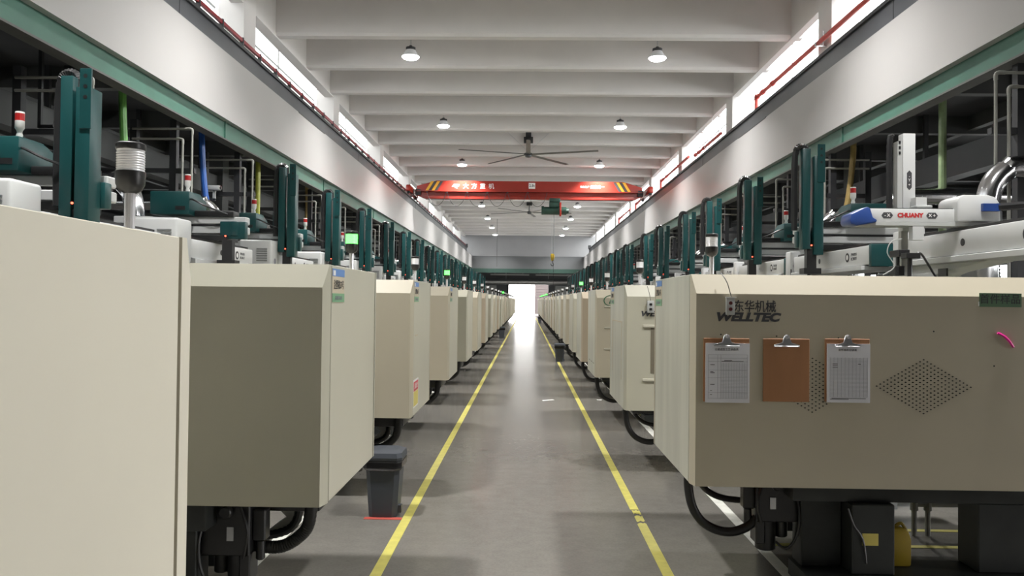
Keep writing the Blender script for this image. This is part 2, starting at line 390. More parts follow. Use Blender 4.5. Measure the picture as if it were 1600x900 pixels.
dr = struct(B(DX0-.08, DX0, YB-.04, YB+.34, 0, DZ+.08).build('door_1', GREYS))
B(DX1, DX1+.08, YB-.04, YB+.34, 0, DZ+.08).build('door_jamb', GREYS, dr); B(DX0, DX1, YB-.04, YB+.34, DZ, DZ+.08).build('door_head', GREYS, dr)
# outside the door
og = struct(B(-20, 20, YB+.3, YB+45, -.12, -.02).build('ground_outside', OUTG))
of = struct(B(.9, 14, YB+9, YB+9.5, 0, 7).build('wall_outside_building', OUTB))
for k in range(22): B(.88, 14, YB+8.97, YB+9, .02+k*.3, .28+k*.3).build('cladding_board', OUTB, of)
# ducts and lights in the rear bay
dk = MB().cyl((-11, 76, 3.25), (11, 76, 3.25), .27, n=20)
for x in range(-10, 11, 4): dk.box(x, x+.04, 75.98, 76.02, 3.5, 4.49)
tag(dk.build('air_duct', STEEL), 'grey round air duct crossing the hall above the far doorway', 'duct')
for x0 in (-3.4, .8): tag(B(x0, x0+3.6, 74.4, 74.55, 3.80, 3.93).box(x0+.4, x0+.43, 74.4, 74.43, 3.9, 4.5).box(x0+3, x0+3.03, 74.4, 74.43, 3.9, 4.5).build('cable_trunking', WHITEG), 'pale trunking %s of two under the green lintel at the far end' % ('left' if x0 < 0 else 'right'), 'trunking')

# ------------------------------------------------------------------ moulding machines
def guard_outline(s, Lg, W):
    return [(.014, 0), (0, .06), (0, .085), (.014, .085), (.014, Lg-.085), (0, Lg-.085), (0, Lg-.06), (.014, Lg), (W, Lg), (W, 0)]
def make_machine(s, Lg, label, guard_mat, zb=.555, hose='plain'):
    W = 2.05; zt, zc = 1.592, 1.495
    t_ = thing('molding_machine', (s*.82, 0, 0), label, 'machine', 'injection moulding machines along the aisle')
    ol = guard_outline(s, Lg, W); k = len(ol)
    def lv(z, ins):
        r = []
        for (u, y) in ol:
            if ins:
                if y == 0: y = .06; u = 0 if u < .02 else u
                elif y == Lg: y = Lg-.06; u = 0 if u < .02 else u
            r.append((s*u, y, z))
        return r
    v = lv(zb, 0)+lv(zc, 0)+lv(zt, 1)
    f = [tuple(range(k)), tuple(range(2*k, 3*k))]
    for l in (0, 1):
        for i in range(k): f.append((l*k+i, l*k+(i+1) % k, (l+1)*k+(i+1) % k, (l+1)*k+i))
    g = MB().poly(v, f).build('guard', guard_mat, t_)
    # seams show as recessed bands
    B(s*.0142, s*.0132, .0852, Lg-.0852, zb+.001, zt-.004).build('seam', SEAM, g)
    pn = B(0, s*.0128, .10, Lg-.10, zb, zt-.001).build('side_door', PANEL, t_, bevel=.002, seg=1)
    # dark clamp and bed below the guard
    B(s*.55, s*3.7, .18, Lg-.18, .44, zb).build('bed', DARKSTEEL, t_, bevel=.01)
    B(s*.60, s*3.7, .10, .40, 0, .085).build('base_plate', DARKSTEEL, t_)
    for u0_, u1_, ya, yb in ((.62, .83, .26, .40), (.835, 1.05, .14, .32), (1.50, 1.74, .20, .40), (2.6, 2.9, .20, .40), (3.35, 3.6, .20, .40), (.64, .85, Lg-.35, Lg-.12), (3.35, 3.6, Lg-.35, Lg-.12)):
        B(s*u0_, s*u1_, ya, yb, .085, .44).build('leg', DARKSTEEL, t_, bevel=.006, seg=1)
    # second guard, fixed platen and injection unit behind
    B(s*2.12, s*2.75, .03, Lg-.03, zb, 1.60).build('fixed_platen', DARKSTEEL, t_, bevel=.01)
    B(s*2.78, s*3.55, .10, Lg-.10, zb, 1.15).build('injection_cover', guard_mat, t_, bevel=.02)
    MB().cyl((s*2.8, Lg/2, 1.25), (s*3.5, Lg/2, 1.25), .09, n=14).build('barrel', STEEL, t_)
    h = MB(); h.lathe((s*3.2, Lg/2, 1.33), [(.05, 0), (.06, .12), (.20, .34), (.20, .52), (.05, .60)], 16); h.build('hopper', STEEL, t_)
    # ejector motor and valves hanging beneath
    q = MB(); q.box(s*.40, s*.62, .30, .48, .30, .56); q.cyl((s*.47, .38, .33), (s*.47, .38, .14), .055, n=12); q.cyl((s*.56, .40, .3), (s*.56, .40, .20), .035, n=10)
    q.box(s*.40, s*.45, .31, .42, .18, .32)
    q.box(s*.34, s*.40, .33, .40, .36, .50); q.cyl((s*.37, .36, .36), (s*.37, .36, .27), .022, n=8); q.cyl((s*.5, .30, .50), (s*.5, .26, .50), .03, n=10)
    q.build('valve_block', BLACKP, t_, bevel=.006, seg=1)
    B(s*.47, s*.50, .292, .299, .37, .43).build('valve_plate', STEEL, t_)
    MB().tube([(s*.60, .30, .48), (s*.615, .27, .36), (s*.60, .27, .24), (s*.55, .28, .17), (s*.50, .30, .20)], .007, 6, 5).tube([(s*.44, .29, .52), (s*.40, .27, .42), (s*.42, .28, .30)], .007, 6, 5).build('cable', BLACKP, t_)
    B(s*.12, s*.5, .42, .95, .47, zb+.01).build('lower_housing', BLACKP, t_, bevel=.01)
    if hose == 'plain':
        MB().tube([(s*.055, .34, zb+.05), (s*.05, .34, .48), (s*.075, .34, .36), (s*.14, .34, .275), (s*.25, .34, .235), (s*.36, .34, .262), (s*.46, .36, .345), (s*.55, .38, .36)], .024, 12, 5).build('hose', BLACK, t_)
        MB().tube([(s*.14, .62, zb+.05), (s*.17, .62, .44), (s*.26, .62, .36), (s*.4, .6, .34), (s*.56, .55, .36)], .018, 10, 5).build('hose', BLACKP, t_)
    else:
        MB().tube([(s*.15, .40, zb+.05), (s*.16, .40, .44), (s*.21, .40, .36), (s*.30, .40, .315), (s*.42, .40, .33), (s*.52, .40, .40), (s*.60, .40, .50)], .030, 12, 18, ridge=-.07).build('hose', BLACK, t_)
        MB().tube([(s*.24, .55, zb+.02), (s*.26, .55, .40), (s*.36, .55, .33), (s*.52, .50, .34)], .022, 10, 10, ridge=-.12).build('hose', BLACK, t_)
        MB().prism([(s*.26, .59), (s*.34, .59), (s*.34, .44), (s*.31, .41), (s*.48, .28), (s*.56, .28), (s*.56, .25), (s*.46, .25), (s*.25, .40)], 'y', .55, .66).build('drain_tray', WHITEG, t_)
    return t_
machR = make_machine(1, 1.25, 'cream moulding machine nearest the camera on the right, with three clipboards', CREAM, .55)
machL = make_machine(-1, 1.15, 'cream moulding machine nearest the camera on the left, seen as a huge side panel', CREAM, .60, 'corrugated')
YR = [3.95, 6.66, 9.50, 11.95, 14.2] + [16.8+2.53*k for k in range(17)]
YL = [.82, 3.25, 5.72, 8.45, 11.08, 13.45] + [15.95+2.53*k for k in range(17)]
def pick(o, name): return [c for c in o.children if c.name.split('.')[0] == name]
def recolor(o, m):
    s_ = o.material_slots[0]; s_.link = 'OBJECT'; s_.material = m
MR, ML = [], []
spR = {2: 'cream moulding machine second in the right row, with a hanging switch box', 3: 'cream moulding machine third in the right row, with a green emblem on its face',
       9: 'cream moulding machine ninth in the right row, with an orange notice'}
spL = {2: 'cream moulding machine second in the left row, with a blue and green number label', 3: 'cream moulding machine third in the left row, with a red and yellow notice low down'}
for i, y in enumerate(YR):
    if i == 0: o = machR; o.location = (.82, y, 0)
    else: o = dup(machR, (.82, y, 0), spR.get(i+1, 'cream moulding machine %s from the camera in the right row' % word(i+1)))
    MR.append(o)
for i, y in enumerate(YL):
    if i == 0: o = machL; o.location = (-.82, y, 0)
    else: o = dup(machL, (-.82, y, 0), spL.get(i+1, 'cream moulding machine %s from the camera in the left row' % word(i+1)))
    ML.append(o)
for i, o in enumerate(MR):
    m = (CREAM, CREAM2, CREAM, CREAM3, CREAM2, CREAM)[i % 6]
    if i: 
        for g in pick(o, 'guard'): recolor(g, m)
    if i in (0, 1, 2, 3, 6, 8):
        for g in pick(o, 'side_door'): recolor(g, PANEL_W)
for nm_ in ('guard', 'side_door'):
    for g in pick(ML[0], nm_): recolor(g, PANEL_LIT)  # nearest left machine: brighter light painted into guard and door
for i, o in enumerate(ML):
    if i in (1, 4, 7, 10):
        for g in pick(o, 'guard'): recolor(g, CREAM2)
    if i in (6, 9, 12):
        for g in pick(o, 'guard'): recolor(g, CREAM3)

# face of the nearest right machine (its local x = world X - .82)
R1 = MR[0]
text('东华机械', .062, INK, R1, (.300, -.001, 1.431), FACE_CAM, bold=.0007, sx=.84)
text('WELLTEC', .056, INK, R1, (.262, -.001, 1.380), FACE_CAM, bold=.0030, shear=.25, sx=1.28)
def holes(cx, cz):
    mb = MB(); r_, h_ = .0062, .0036
    for i in range(14):
        for j in range(14):
            x = cx+(i-j)*.0175; z = cz+(13-i-j)*.0101
            mb.poly([(x-r_, -.0008, z), (x, -.0008, z-h_), (x+r_, -.0008, z), (x, -.0008, z+h_), (x-r_, .001, z), (x, .001, z-h_), (x+r_, .001, z), (x, .001, z+h_)],
                    [(0, 1, 2, 3), (0, 4, 5, 1), (1, 5, 6, 2), (2, 6, 7, 3), (3, 7, 4, 0)])
    o = mb.build('vent_holes', BLACKP, R1); o['kind'] = 'stuff'; return o
holes(1.122, 1.052); holes(.582, 1.052)
for x, z in ((1.170, 1.322), (1.462, 1.157), (.135, 1.295), (.407, 1.29), (.708, 1.285)):
    MB().cyl((x, -.001, z), (x, .002, z), .004, n=8).build('screw_hole', BLACKP, R1)
lb = B(1.39, 1.594, -.0015, .001, 1.445, 1.512).build('tape_label', STKT, R1)
text('首件样品', .050, INK, R1, (1.49, -.0022, 1.480), FACE_CAM, bold=.0004, ext=.0003)
B(1.385, 1.39, -.0017, 0, 1.449, 1.47).build('tape_edge', INKW, R1)
# number labels on the aisle doors
def number_label(M, s, y0, y1, z0, z1, txt, strong=True):
    X = -s*.0012
    B(X, 0, y0, y1, z0, z1).build('number_label', STKC, M)
    h = z1-z0
    B(X*1.6, 0, y0, y1, z1-h*.22, z1).build('blue_header', STKB, M)
    B(X*1.6, 0, y0, y1, z0+.02*h, z0+h*.28).build('green_footer', STKG, M)
    ya = y0+.01 if s < 0 else y1-.05
    B(X*2, 0, ya, ya+.04, z1-h*.2, z1-h*.05).build('emblem', INKW, M)
    r_ = FACE_PX if s < 0 else FACE_NX
    text(txt, .043, INK, M, (-s*.003, (y0+y1)/2, z0+h*.52), r_, bold=0, ext=.0004, sx=.85)
    text('设备编号标识卡', .019, INKG, M, (-s*.0032, (y0+y1)/2, z0+h*.14), r_, ext=.0003)
number_label(ML[1], -1, .105, .325, 1.432, 1.578, '注塑机57号')
number_label(ML[2], -1, .105, .330, 1.43, 1.578, '注塑机56号')
number_label(ML[3], -1, .105, .330, 1.43, 1.578, '注塑机55号')
number_label(R1, 1, .92, 1.145, 1.425, 1.582, '注塑机24号')
number_label(MR[1], 1, .88, 1.10, 1.425, 1.582, '注塑机25号')
M = ML[2]
B(0, .0012, .105, .37, .655, .86).build('notice', INKW, M); B(0, .002, .12, .355, .775, .845).build('notice_header', STKR, M); B(0, .002, .12, .355, .665, .772).build('notice_body', STKY, M)
text('注意安全', .045, INKW, M, (.003, .237, .81), FACE_PX, ext=.0003)
B(0, .002, .16, .30, 1.18, 1.19).build('small_label', STKC, M)
# ledges and lettering on the second and third right machines
for z in (1.25, .805): B(.145, .62, -.012, .001, z-.012, z+.012).build('grip_ledge', PANEL, MR[1], bevel=.004, seg=1)
for z in (1.39, 1.14, .89): B(.10, .62, -.012, .001, z-.011, z+.011).build('grip_ledge', PANEL, MR[2], bevel=.004, seg=1)
B(.212, .27, -.003, .001, .86, 1.235).build('door_recess', SEAM, MR[1])
text('WELLTEC', .058, INK, MR[1], (.285, -.001, 1.352), FACE_CAM, bold=.0030, shear=.25, sx=1.28)
text('h', .12, INKGR, MR[2], (.182, -.001, 1.465), FACE_CAM, bold=.004, shear=.3)
e = MB()
for k in range(22):
    a0, a1 = PI*.42+PI*1.1*k/22, PI*.42+PI*1.1*(k+1)/22
    p = []
    for a, r_ in ((a0, 1), (a1, 1), (a1, .86), (a0, .86)): p.append((.175+.085*r_*math.cos(a), -.0015, 1.462+.066*r_*math.sin(a)))
    e.poly(p, [(0, 1, 2, 3)])
e.build('emblem_ring', INKGR, MR[2])
for y in (.2, .5, .8): B(-.003, 0, y, y+.15, .70, .705).build('scuff', SEAM, MR[2])
e = MB(); e.box(-.0022, 0, .25, .26, .78, 1.28); e.box(-.0022, 0, .98, .99, .80, 1.29); e.box(-.0022, 0, .26, .98, 1.272, 1.282)
e.build('tape_frame', STKC, MR[1])
for i in (8, 10): B(.16, .34, -.002, 0, 1.02, 1.36).build('orange_notice', ORNG, MR[i])

# things hung on the nearest right face
def clipboard(x0, x1, z0, z1, label, paper):
    yb = 3.95-.006
    t_ = thing('clipboard', ((x0+x1)/2, yb, z0), label, 'clipboard', 'clipboards on the nearest machine')
    wd, ht = (x1-x0)/2, z1-z0
    B(-wd, wd, 0, .004, 0, ht).build('board', CORK, t_, bevel=.0018, seg=1)
    if paper:
        p = B(-wd+.010, wd+.001, -.0035, -.0002, -.004, ht-.024).build('paper', PAPER, t_)
        W_, H_ = 2*wd-.012, ht-.03; xs, zs = -wd+.012, 0
        g = MB()
        def ln(xa, xb, za, zb): g.box(xs+xa*W_, xs+xb*W_, -.0042, -.0034, zs+za*H_, zs+zb*H_)
        if paper == 1:
            for z in [.06+.024*q for q in range(26)]: ln(.34, .95, z, z+.0025)
            for x in [.34+.061*q for q in range(11)]: ln(x, x+.003, .06, .68)
            for x in (.05, .27, .34, .95): ln(x, x+.005, .06, .82)
            for z in (.06, .16, .42, .55, .7, .76, .82): ln(.05, .95, z, z+.004)
        else:
            for z in [.08+.022*q for q in range(32)]: ln(.06, .94, z, z+.0025)
            for x in [.06+.088*q for q in range(11)]: ln(x, x+.003, .08, .78)
        g.build('form_grid', INKG, t_)
        text('注塑成型工艺参数表' if paper == 1 else '首件巡检记录表', .013, INK, t_, (0, -.0045, ht-.055), FACE_CAM, ext=.0003)
        g = MB()
        if paper == 1:
            for z, a, b_ in ((.70, .36, .86), (.715, .42, .60), (.64, .1, .2), (.52, .1, .17), (.5, .1, .2), (.3, .1, .2), (.19, .1, .14), (.12, .1, .14)): ln(a, b_, z, z+.010)
        else:
            for z, a, b_ in ((.66, .12, .24), (.63, .12, .24), (.60, .12, .24), (.66, .72, .78), (.04, .06, .5), (.055, .1, .9)): ln(a, b_, z, z+.009)
        g.build('handwriting', INK, t_)
    c = MB(); zc_ = ht-.028
    c.prism([(-.062, zc_-.012), (-.062, zc_-.002), (-.022, zc_+.010), (-.012, zc_+.045), (.012, zc_+.045), (.022, zc_+.010), (.062, zc_-.002), (.062, zc_-.012)], 'y', -.0085, -.0045)
    c.cyl((-.06, -.008, zc_-.009), (.06, -.008, zc_-.009), .0022, n=8)
    c.build('clip', STEEL, t_, bevel=.0008, seg=1)
    MB().cyl((0, -.004, ht+.010), (0, -.018, ht+.010), .011, .009, n=14).build('hook', CHROME, t_)
    MB().cyl((0, -.016, ht+.012), (0, -.022, ht+.012), .005, n=10).build('rivet', CHROME, t_)
clipboard(.869, 1.093, .966, 1.277, 'hardboard clipboard with a ruled form, left of three on the nearest right machine', 1)
clipboard(1.160, 1.386, .970, 1.278, 'bare brown hardboard clipboard without paper, middle of three on the right machine', 0)
clipboard(1.460, 1.678, .974, 1.281, 'clipboard with a thick curled pad of forms, right of three on the machine', 2)
t_ = thing('switch_box', (.997, 3.95-.018, 1.392), 'small grey two-button switch box hanging by a wire beside the black lettering', 'switch box')
B(-.021, .021, 0, .016, 0, .086).build('housing', WHITEG, t_, bevel=.003)
for z in (.028, .058): MB().cyl((0, -.004, z), (0, .001, z), .009, n=12).build('button', mat('dark_red_button', (.12, .02, .02), .4), t_)
B(-.022, .028, -.004, .016, .083, .088).build('cover_lip', INKW, t_)
MB().tube([(.005, .006, .086), (-.004, -.004, .11), (-.022, -.012, .16), (-.04, .03, .205)], .0022, 6, 5).build('wire', BLACKP, t_)
t_ = thing('switch_box', (MR[1].location.x+.205, 6.66-.03, 1.362), 'grey switch box hanging on the second machine of the right row', 'switch box')
B(-.028, .028, 0, .026, 0, .10).build('housing', WHITEG, t_, bevel=.005)
for z in (.03, .07): B(-.011, .011, -.004, .001, z-.009, z+.009).build('button', BLACKP, t_)
MB().tube([(0, .01, .10), (-.01, .005, .15), (-.03, .0, .22)], .002, 6, 5).build('wire', BLACKP, t_)
pk = MB().tube([(2.297, 3.945, 1.318), (2.325, 3.942, 1.303), (2.352, 3.942, 1.278), (2.372, 3.945, 1.250)], .006, 8, 4)
tag(pk.build('marker_strip', PINK), 'bright pink plastic strip stuck on the face of the nearest right machine', 'strip')
t_ = thing('jug', (1.95, 4.27, .085), 'yellow plastic jug standing between the legs of the nearest right machine', 'jug')
MB().prism([(-.062, 0), (.062, 0), (.07, .01), (.07, .14), (.055, .185), (.03, .20), (-.05, .20), (-.07, .17), (-.07, .01)], 'y', -.04, .04).build('body', JUG, t_, bevel=.012, seg=2)
MB().cyl((-.032, 0, .19), (-.032, 0, .235), .028, n=14).build('cap', JUG, t_)
MB().tube([(.0, 0, .20), (.035, 0, .215), (.062, 0, .17), (.066, 0, .12)], .009, 8, 4).build('handle', JUG, t_)
MB().cyl((-.055, -.042, .09), (-.055, -.039, .09), .018, n=14).build('emblem', INK, t_)
B(.885, .965, .135, .14, .235, .295).build('yellow_plate', STKY, R1)
MB().tube([(.81, .13, .42), (.835, .12, .34), (.88, .12, .27), (.90, .125, .15)], .006, 8, 4).build('cable', BLACKP, R1)
B(.30, .312, .33, .342, .50, .512).build('led', LEDR, R1)
# pipework and hoses standing on the base beyond the jug
t_ = thing('pipe_stand', (2.47, 5.1, 0), 'grey upright valve pipes seen beneath the nearest right machine', 'pipes')
for dx in (-.02, .065): MB().cyl((dx, 0, 0), (dx, 0, .55), .016, n=10).cyl((dx, 0, .16), (dx, 0, .22), .024, n=10).build('upright_pipe', WPIPE, t_)
MB().cyl((-.02, 0, .2), (.3, 0, .2), .018, n=10).cyl((.065, 0, .36), (.24, 0, .36), .016, n=10).build('cross_pipe', WPIPE, t_)
for i, (y, z) in enumerate(((5.75, .34),)):
    t_ = thing('conveyor', (2.6, y, 0), 'aluminium profile conveyor frame low behind the %s right machine' % ('nearest' if i == 0 else 'second'), 'conveyor')
    B(-.3, 2.2, 0, .05, z-.06, z).build('side_rail', ALU, t_); B(-.3, 2.2, .4, .45, z-.06, z).build('side_rail', ALU, t_); B(-.3, 2.2, .06, .39, z-.03, z-.01).build('belt', HPALE, t_)
    for x in (0, 1.9):
        for q in (.0, .41): B(x, x+.045, q, q+.045, 0, z-.06).build('leg', ALU, t_)
cb = [((2.62, 4.75, .42), (2.75, 4.72, .36), (2.9, 4.75, .44), (3.0, 4.8, .5)), ((2.62, 4.8, .22), (2.74, 4.75, .2), (2.80, 4.78, .30), (2.72, 4.8, .45))]
for pts, m, nm in ((cb[0], REDP, 'red'), (cb[1], HBLUE, 'blue')):
    tag(MB().tube(pts, .009, 8, 6).build('air_hose', m), '%s air hose curling beneath the nearest right machine' % nm, 'hose')
tag(MB().tube([(2.60, 4.7, .10), (2.75, 4.65, .06), (2.85, 4.72, .02), (2.7, 4.8, .03), (2.95, 4.85, .02)], .006, 8, 6).build('white_cable', INKW), 'white cable coiled on the floor behind the machine leg', 'cable')

# ------------------------------------------------------------------ signal lamps on the guards
def make_lamp(label, lens):
    t_ = thing('signal_lamp', (0, 0, 1.592), label, 'signal lamp', 'signal lamps on the moulding machines')
    MB().lathe((0, 0, 0), [(.022, 0), (.022, .006), (.012, .012)], 14).build('foot', BLACKP, t_)
    MB().cyl((0, 0, .008), (0, 0, .115), .0125, n=14).build('pole', CHROME, t_)
    MB().lathe((0, 0, .105), [(.014, 0), (.026, .008), (.033, .022), (.0345, .045), (.0345, .052)], 20).build('lamp_base', BLACKP, t_)
    pr = [(.032, 0)]
    for q in range(8): pr += [(.0325, .003+.006*q), (.0308, .006+.006*q)]
    pr.append((.032, .053)); MB().lathe((0, 0, .156), pr, 20).build('lens', lens, t_)
    MB().lathe((0, 0, .209), [(.033, 0), (.0345, .003), (.034, .014), (.028, .018)], 20).build('cap', BLACKP, t_)
    return t_
lampU = make_lamp('unlit signal lamp', LENSU); lampG = make_lamp('green lit signal lamp', LENSG)
usedU = usedG = False
litL, litR = {2, 4, 13}, {5, 15, 17, 19, 20, 22}
for side, ys, lit in (('left', YL, litL), ('right', YR, litR)):
    s = -1 if side == 'left' else 1
    for i, y in enumerate(ys):
        g = (i+1) in lit
        lab = '%s signal lamp on the %s machine of the %s row' % ('green glowing' if g else 'clear unlit', word(i+1), side)
        yy = y+1.08 if s < 0 else y+.34
        loc = (s*.955 if s < 0 else .985, yy, 1.592)
        if g and not usedG: lampG.location = loc; lampG['label'] = lab; usedG = True
        elif not g and not usedU: lampU.location = loc; lampU['label'] = lab; usedU = True
        else: dup(lampG if g else lampU, loc, lab)

# ------------------------------------------------------------------ take-out robots on the fixed platens
def end_logo(t_, s, y, z, X):
    r_ = FACE_PX if s < 0 else FACE_NX
    MB().cyl((X, y, z), (X-s*.002, y, z), .045, n=18).build('logo_disc', INK, t_)
    MB().cyl((X-s*.002, y, z), (X-s*.003, y, z), .026, n=14).build('logo_core', INKW, t_)
    text('PINXIN\nROBOT', .042, INK, t_, (X-s*.0015, y+(.16 if s < 0 else -.16), z), r_, ext=.0005)
def make_robot(s, label):
    # origin under the beam end nearest the camera on the machine's fixed platen; beam runs along Y
    t_ = thing('takeout_robot', (s*3.3, 0, 1.6), label, 'robot', 'take-out robots over the moulding machines')
    if s < 0: ya, yb, yr = 0, 1.75, 1.30
    else: ya, yb, yr = .25, 2.35, 2.45
    B(-.14, .14, ya, yb, .22, .40).build('traverse_beam', WHITE, t_, bevel=.012)
    B(-.17, .17, ya+.1, yb, .17, .215).build('beam_flange', WHITE, t_, bevel=.004, seg=1)
    B(-.10, .10, ya+.05, yb-.05, .40, .425).build('slide_rail', BLACKP, t_)
    # gusset down to the platen
    if s < 0: pr = [(yr-.75, .17), (yr+.35, .17), (yr+.35, 0), (yr+.05, 0), (yr, .05), (yr-.12, .09)]
    else: pr = [(yb-1.15, .17), (yb, .17), (yb, 0), (yb+.3, 0), (yb+.3, -.02), (yb-.30, -.02), (yb-.38, -.0), (yb-.5, .06)]
    if s < 0: MB().prism(pr, 'x', -.10, .10).build('bracket', WHITE, t_, bevel=.008, seg=1)
    else: MB().prism([(1.25, .17), (2.35, .17), (2.60, .12), (2.60, .0), (2.05, .0), (2.03, .05), (1.95, .09), (1.85, .11), (1.3, .16)], 'x', -.10, .10).build('bracket', WHITE, t_, bevel=.008, seg=1)
    B(-s*.13, -s*.145, (.55 if s < 0 else 1.72), (.66 if s < 0 else 1.84), .07 if s > 0 else .20, .13 if s > 0 else .205).build('cable_port', BLACKP, t_)
    # end box
    if s < 0:
        bx = B(-.22, .18, -.34, -.02, .16, .56).build('control_box', WHITE, t_, bevel=.025, seg=3)
        v_ = MB()
        for q in range(6): v_.box(.0, .13, -.348, -.338, .30+.028*q, .314+.028*q)
        v_.build('vent', VENT, t_); MB().cyl((.178, -.2, .30), (.183, -.2, .30), .04, n=16).build('badge', INKG, t_)
    else:
        bx = B(-.17, -.05, 2.37, 2.55, .0, .47).build('end_post', WHITE, t_, bevel=.012)
        MB().cyl((-.11, 2.369, .30), (-.11, 2.365, .30), .03, n=16).build('badge', INKG, t_); B(-.168, -.155, 2.366, 2.37, .10, .26).build('slot', BLACKP, t_)
        MB().box(-.145, .145, .19, .25, .20, .41).build('teal_end_cap', TEAL, t_, bevel=.01)
    X = -s*.141
    end_logo(t_, s, (1.25 if s < 0 else .75), .31, X)
    MB().cyl((X, .8 if s < 0 else 1.5, .31), (X-s*.002, .8 if s < 0 else 1.5, .31), .028, n=14).build('port_cover', BLACKP, t_)
    return t_
def make_arm(s, white=False):
    # carriage with kick beam across the traverse beam and a vertical arm at the aisle end; origin where it sits on the rail
    t_ = thing('robot_carriage', (s*3.3, 0, 2.025), '', 'robot arm', 'robot arms riding on the traverse beams')
    A = WHITE if white else TEAL
    B(-.26, .26, -.16, .16, 0, .055).build('slide_plate', BLACKP, t_)
    B(-s*.42, s*.95, -.07, .07, .075, .15).build('kick_beam', WHITE, t_, bevel=.008, seg=1)
    B(-s*.42, s*.95, -.06, .06, .175, .25).build('kick_beam', WHITE, t_, bevel=.008, seg=1)
    B(-s*.40, s*.93, -.05, .05, .15, .175).build('belt', BLACKP, t_)
    if not white:
        bx = MB().prism([(-.22, .255), (.22, .255), (.22, .43), (.05, .49), (-.22, .49)], 'x', s*.10, s*.50).build('carriage_cover', TEAL, t_, bevel=.012)
        B(s*.14, s*.24, -.223, -.216, .30, .34).build('cover_slot', BLACKP, t_)
        B(s*.10, -s*.30, -.09, .09, .25, .31).build('motor', BLACKP, t_, bevel=.01)
        B(-s*.28, -s*.36, -.12, -.02, .05, .20).build('servo', TEAL, t_, bevel=.01)
        MB().lathe((s*.16, -.12, .47), [(.012, 0), (.016, .02), (.022, .04), (.016, .06), (.02, .075), (.03, .09), (.03, .14)], 12).build('beacon_stem', INKW, t_)
        MB().lathe((s*.16, -.12, .61), [(.03, 0), (.03, .05)], 12).build('beacon_lens', REDL, t_)
        MB().lathe((s*.16, -.12, .66), [(.03, 0), (.028, .012)], 12).build('beacon_cap', INKW, t_)
        MB().tube([(s*.15, -.1, .42), (s*.05, -.24, .40), (-s*.1, -.24, .33), (-s*.25, -.12, .27)], .010, 6, 5).build('cable', BLACKP, t_)
    # vertical arm
    a = -s*.30
    B(a-.13, a+.13, -.11, -.02, .02, .20).build('arm_clamp', A, t_, bevel=.01)
    B(a-.03, a-.115, -.24, -.12, .0, 1.06).build('arm_column', A, t_, bevel=.008)
    B(a+.0, a+.10, -.26, -.11, -.06, .98).build('arm_column', A, t_, bevel=.008)
    ch = []
    for q in range(9):
        an = PI*q/8; ch.append((a-.10+s*0-.055*0-.0+(-.06*(-math.cos(an))), -.08, 1.03+.07*math.sin(an)))
    pts = [(a-.045, -.15, .95)] + [(a-.10+.055*math.cos(PI*q/8), -.15, 1.04+.055*math.sin(PI*q/8)) for q in range(9)] + [(a-.17, -.15, .9), (a-.17, -.15, .2)]
    MB().tube(pts, .038, 6, 3, ridge=-.12).build('cable_chain', BLACKP, t_)
    B(a+.03, a+.11, -.27, -.255, .70, 1.10).build('top_plate', A, t_, bevel=.003, seg=1)
    for z in (1.05, .98, .91): MB().cyl((a+.07, -.2712, z), (a+.07, -.268, z), .014, n=10).build('plate_hole', BLACKP, t_)
    g = MB(); g.box(a-.06, a+.04, -.22, -.14, -.20, 0); g.box(a-.10, a+.08, -.25, -.11, -.26, -.20); g.cyl((a-.03, -.2, -.26), (a-.03, -.2, -.34), .02, n=8); g.build('gripper', BLACKP, t_)
    MB().cyl((a-.02, -.245, .04), (a-.02, -.238, .04), .008, n=8).build('led', LEDR if not white else INKG, t_)
    return t_
robL = make_robot(-1, 'x'); robR = make_robot(1, 'x')
armL = make_arm(-1); armR = make_arm(1)
usedL = usedR = False
armLy = {2: 5.30, 3: 8.0, 4: 9.98, 5: 12.2, 6: 14.5, 7: 16.4, 8: 19.2, 9: 21.2, 10: 23.3, 11: 25.9}
for i, y in enumerate(YL):
    if i < 1: continue
    yo = y-(.62 if i == 2 else 1.05)
    ord_ = word(i+1); lab = 'white traverse beam and control box of the robot over the %s machine, left row' % ord_
    if robL['label'] == 'x': robL.location = (-3.3, yo, 1.6); robL['label'] = lab
    else: dup(robL, (-3.3, yo, 1.6), lab)
    ya = armLy.get(i, y-1.1+.35*math.sin(i*2.1)); ya = min(max(ya+.18, yo+.1), yo+1.6)
    lab = 'teal vertical robot arm above the %s machine of the left row' % ord_
    if armL['label'] == '': armL.location = (-3.3, ya, 2.025); armL['label'] = lab
    else: c = dup(armL, (-3.3, ya, 2.025), lab, skip=(('arm_column', 'cable_chain', 'top_plate', 'plate_hole') if i == 3 else ()))
    if i == 2:
        for ch in c.children:
            if ch.name.split('.')[0] in ('arm_column', 'cable_chain', 'top_plate', 'plate_hole'): ch.location.z -= .17
    if i == 3: c['label'] = 'teal robot carriage with its arm lowered, above the fourth machine of the left row'
armRy = {2: 8.5, 3: 10.7, 4: 12.95, 5: 14.9, 6: 17.6, 7: 19.1}
chu = None
for i, y in enumerate(YR):
    yo = y-2.30
    ord_ = word(i+1); lab = 'white traverse beam and bracket of the robot over the %s machine, right row' % ord_
    if robR['label'] == 'x': robR.location = (3.3, yo, 1.6); robR['label'] = lab
    else: dup(robR, (3.3, yo, 1.6), lab)
    if i == 1: continue
    ya = armRy.get(i, y-1.2+.35*math.sin(i*1.7)); ya = min(max(ya+.18, yo+.45), yo+2.1)
    lab = 'teal vertical robot arm above the %s machine of the right row' % ord_
    if armR['label'] == '': armR.location = (3.3, ya, 2.025); armR['label'] = lab
    else: dup(armR, (3.3, ya, 2.025), lab)
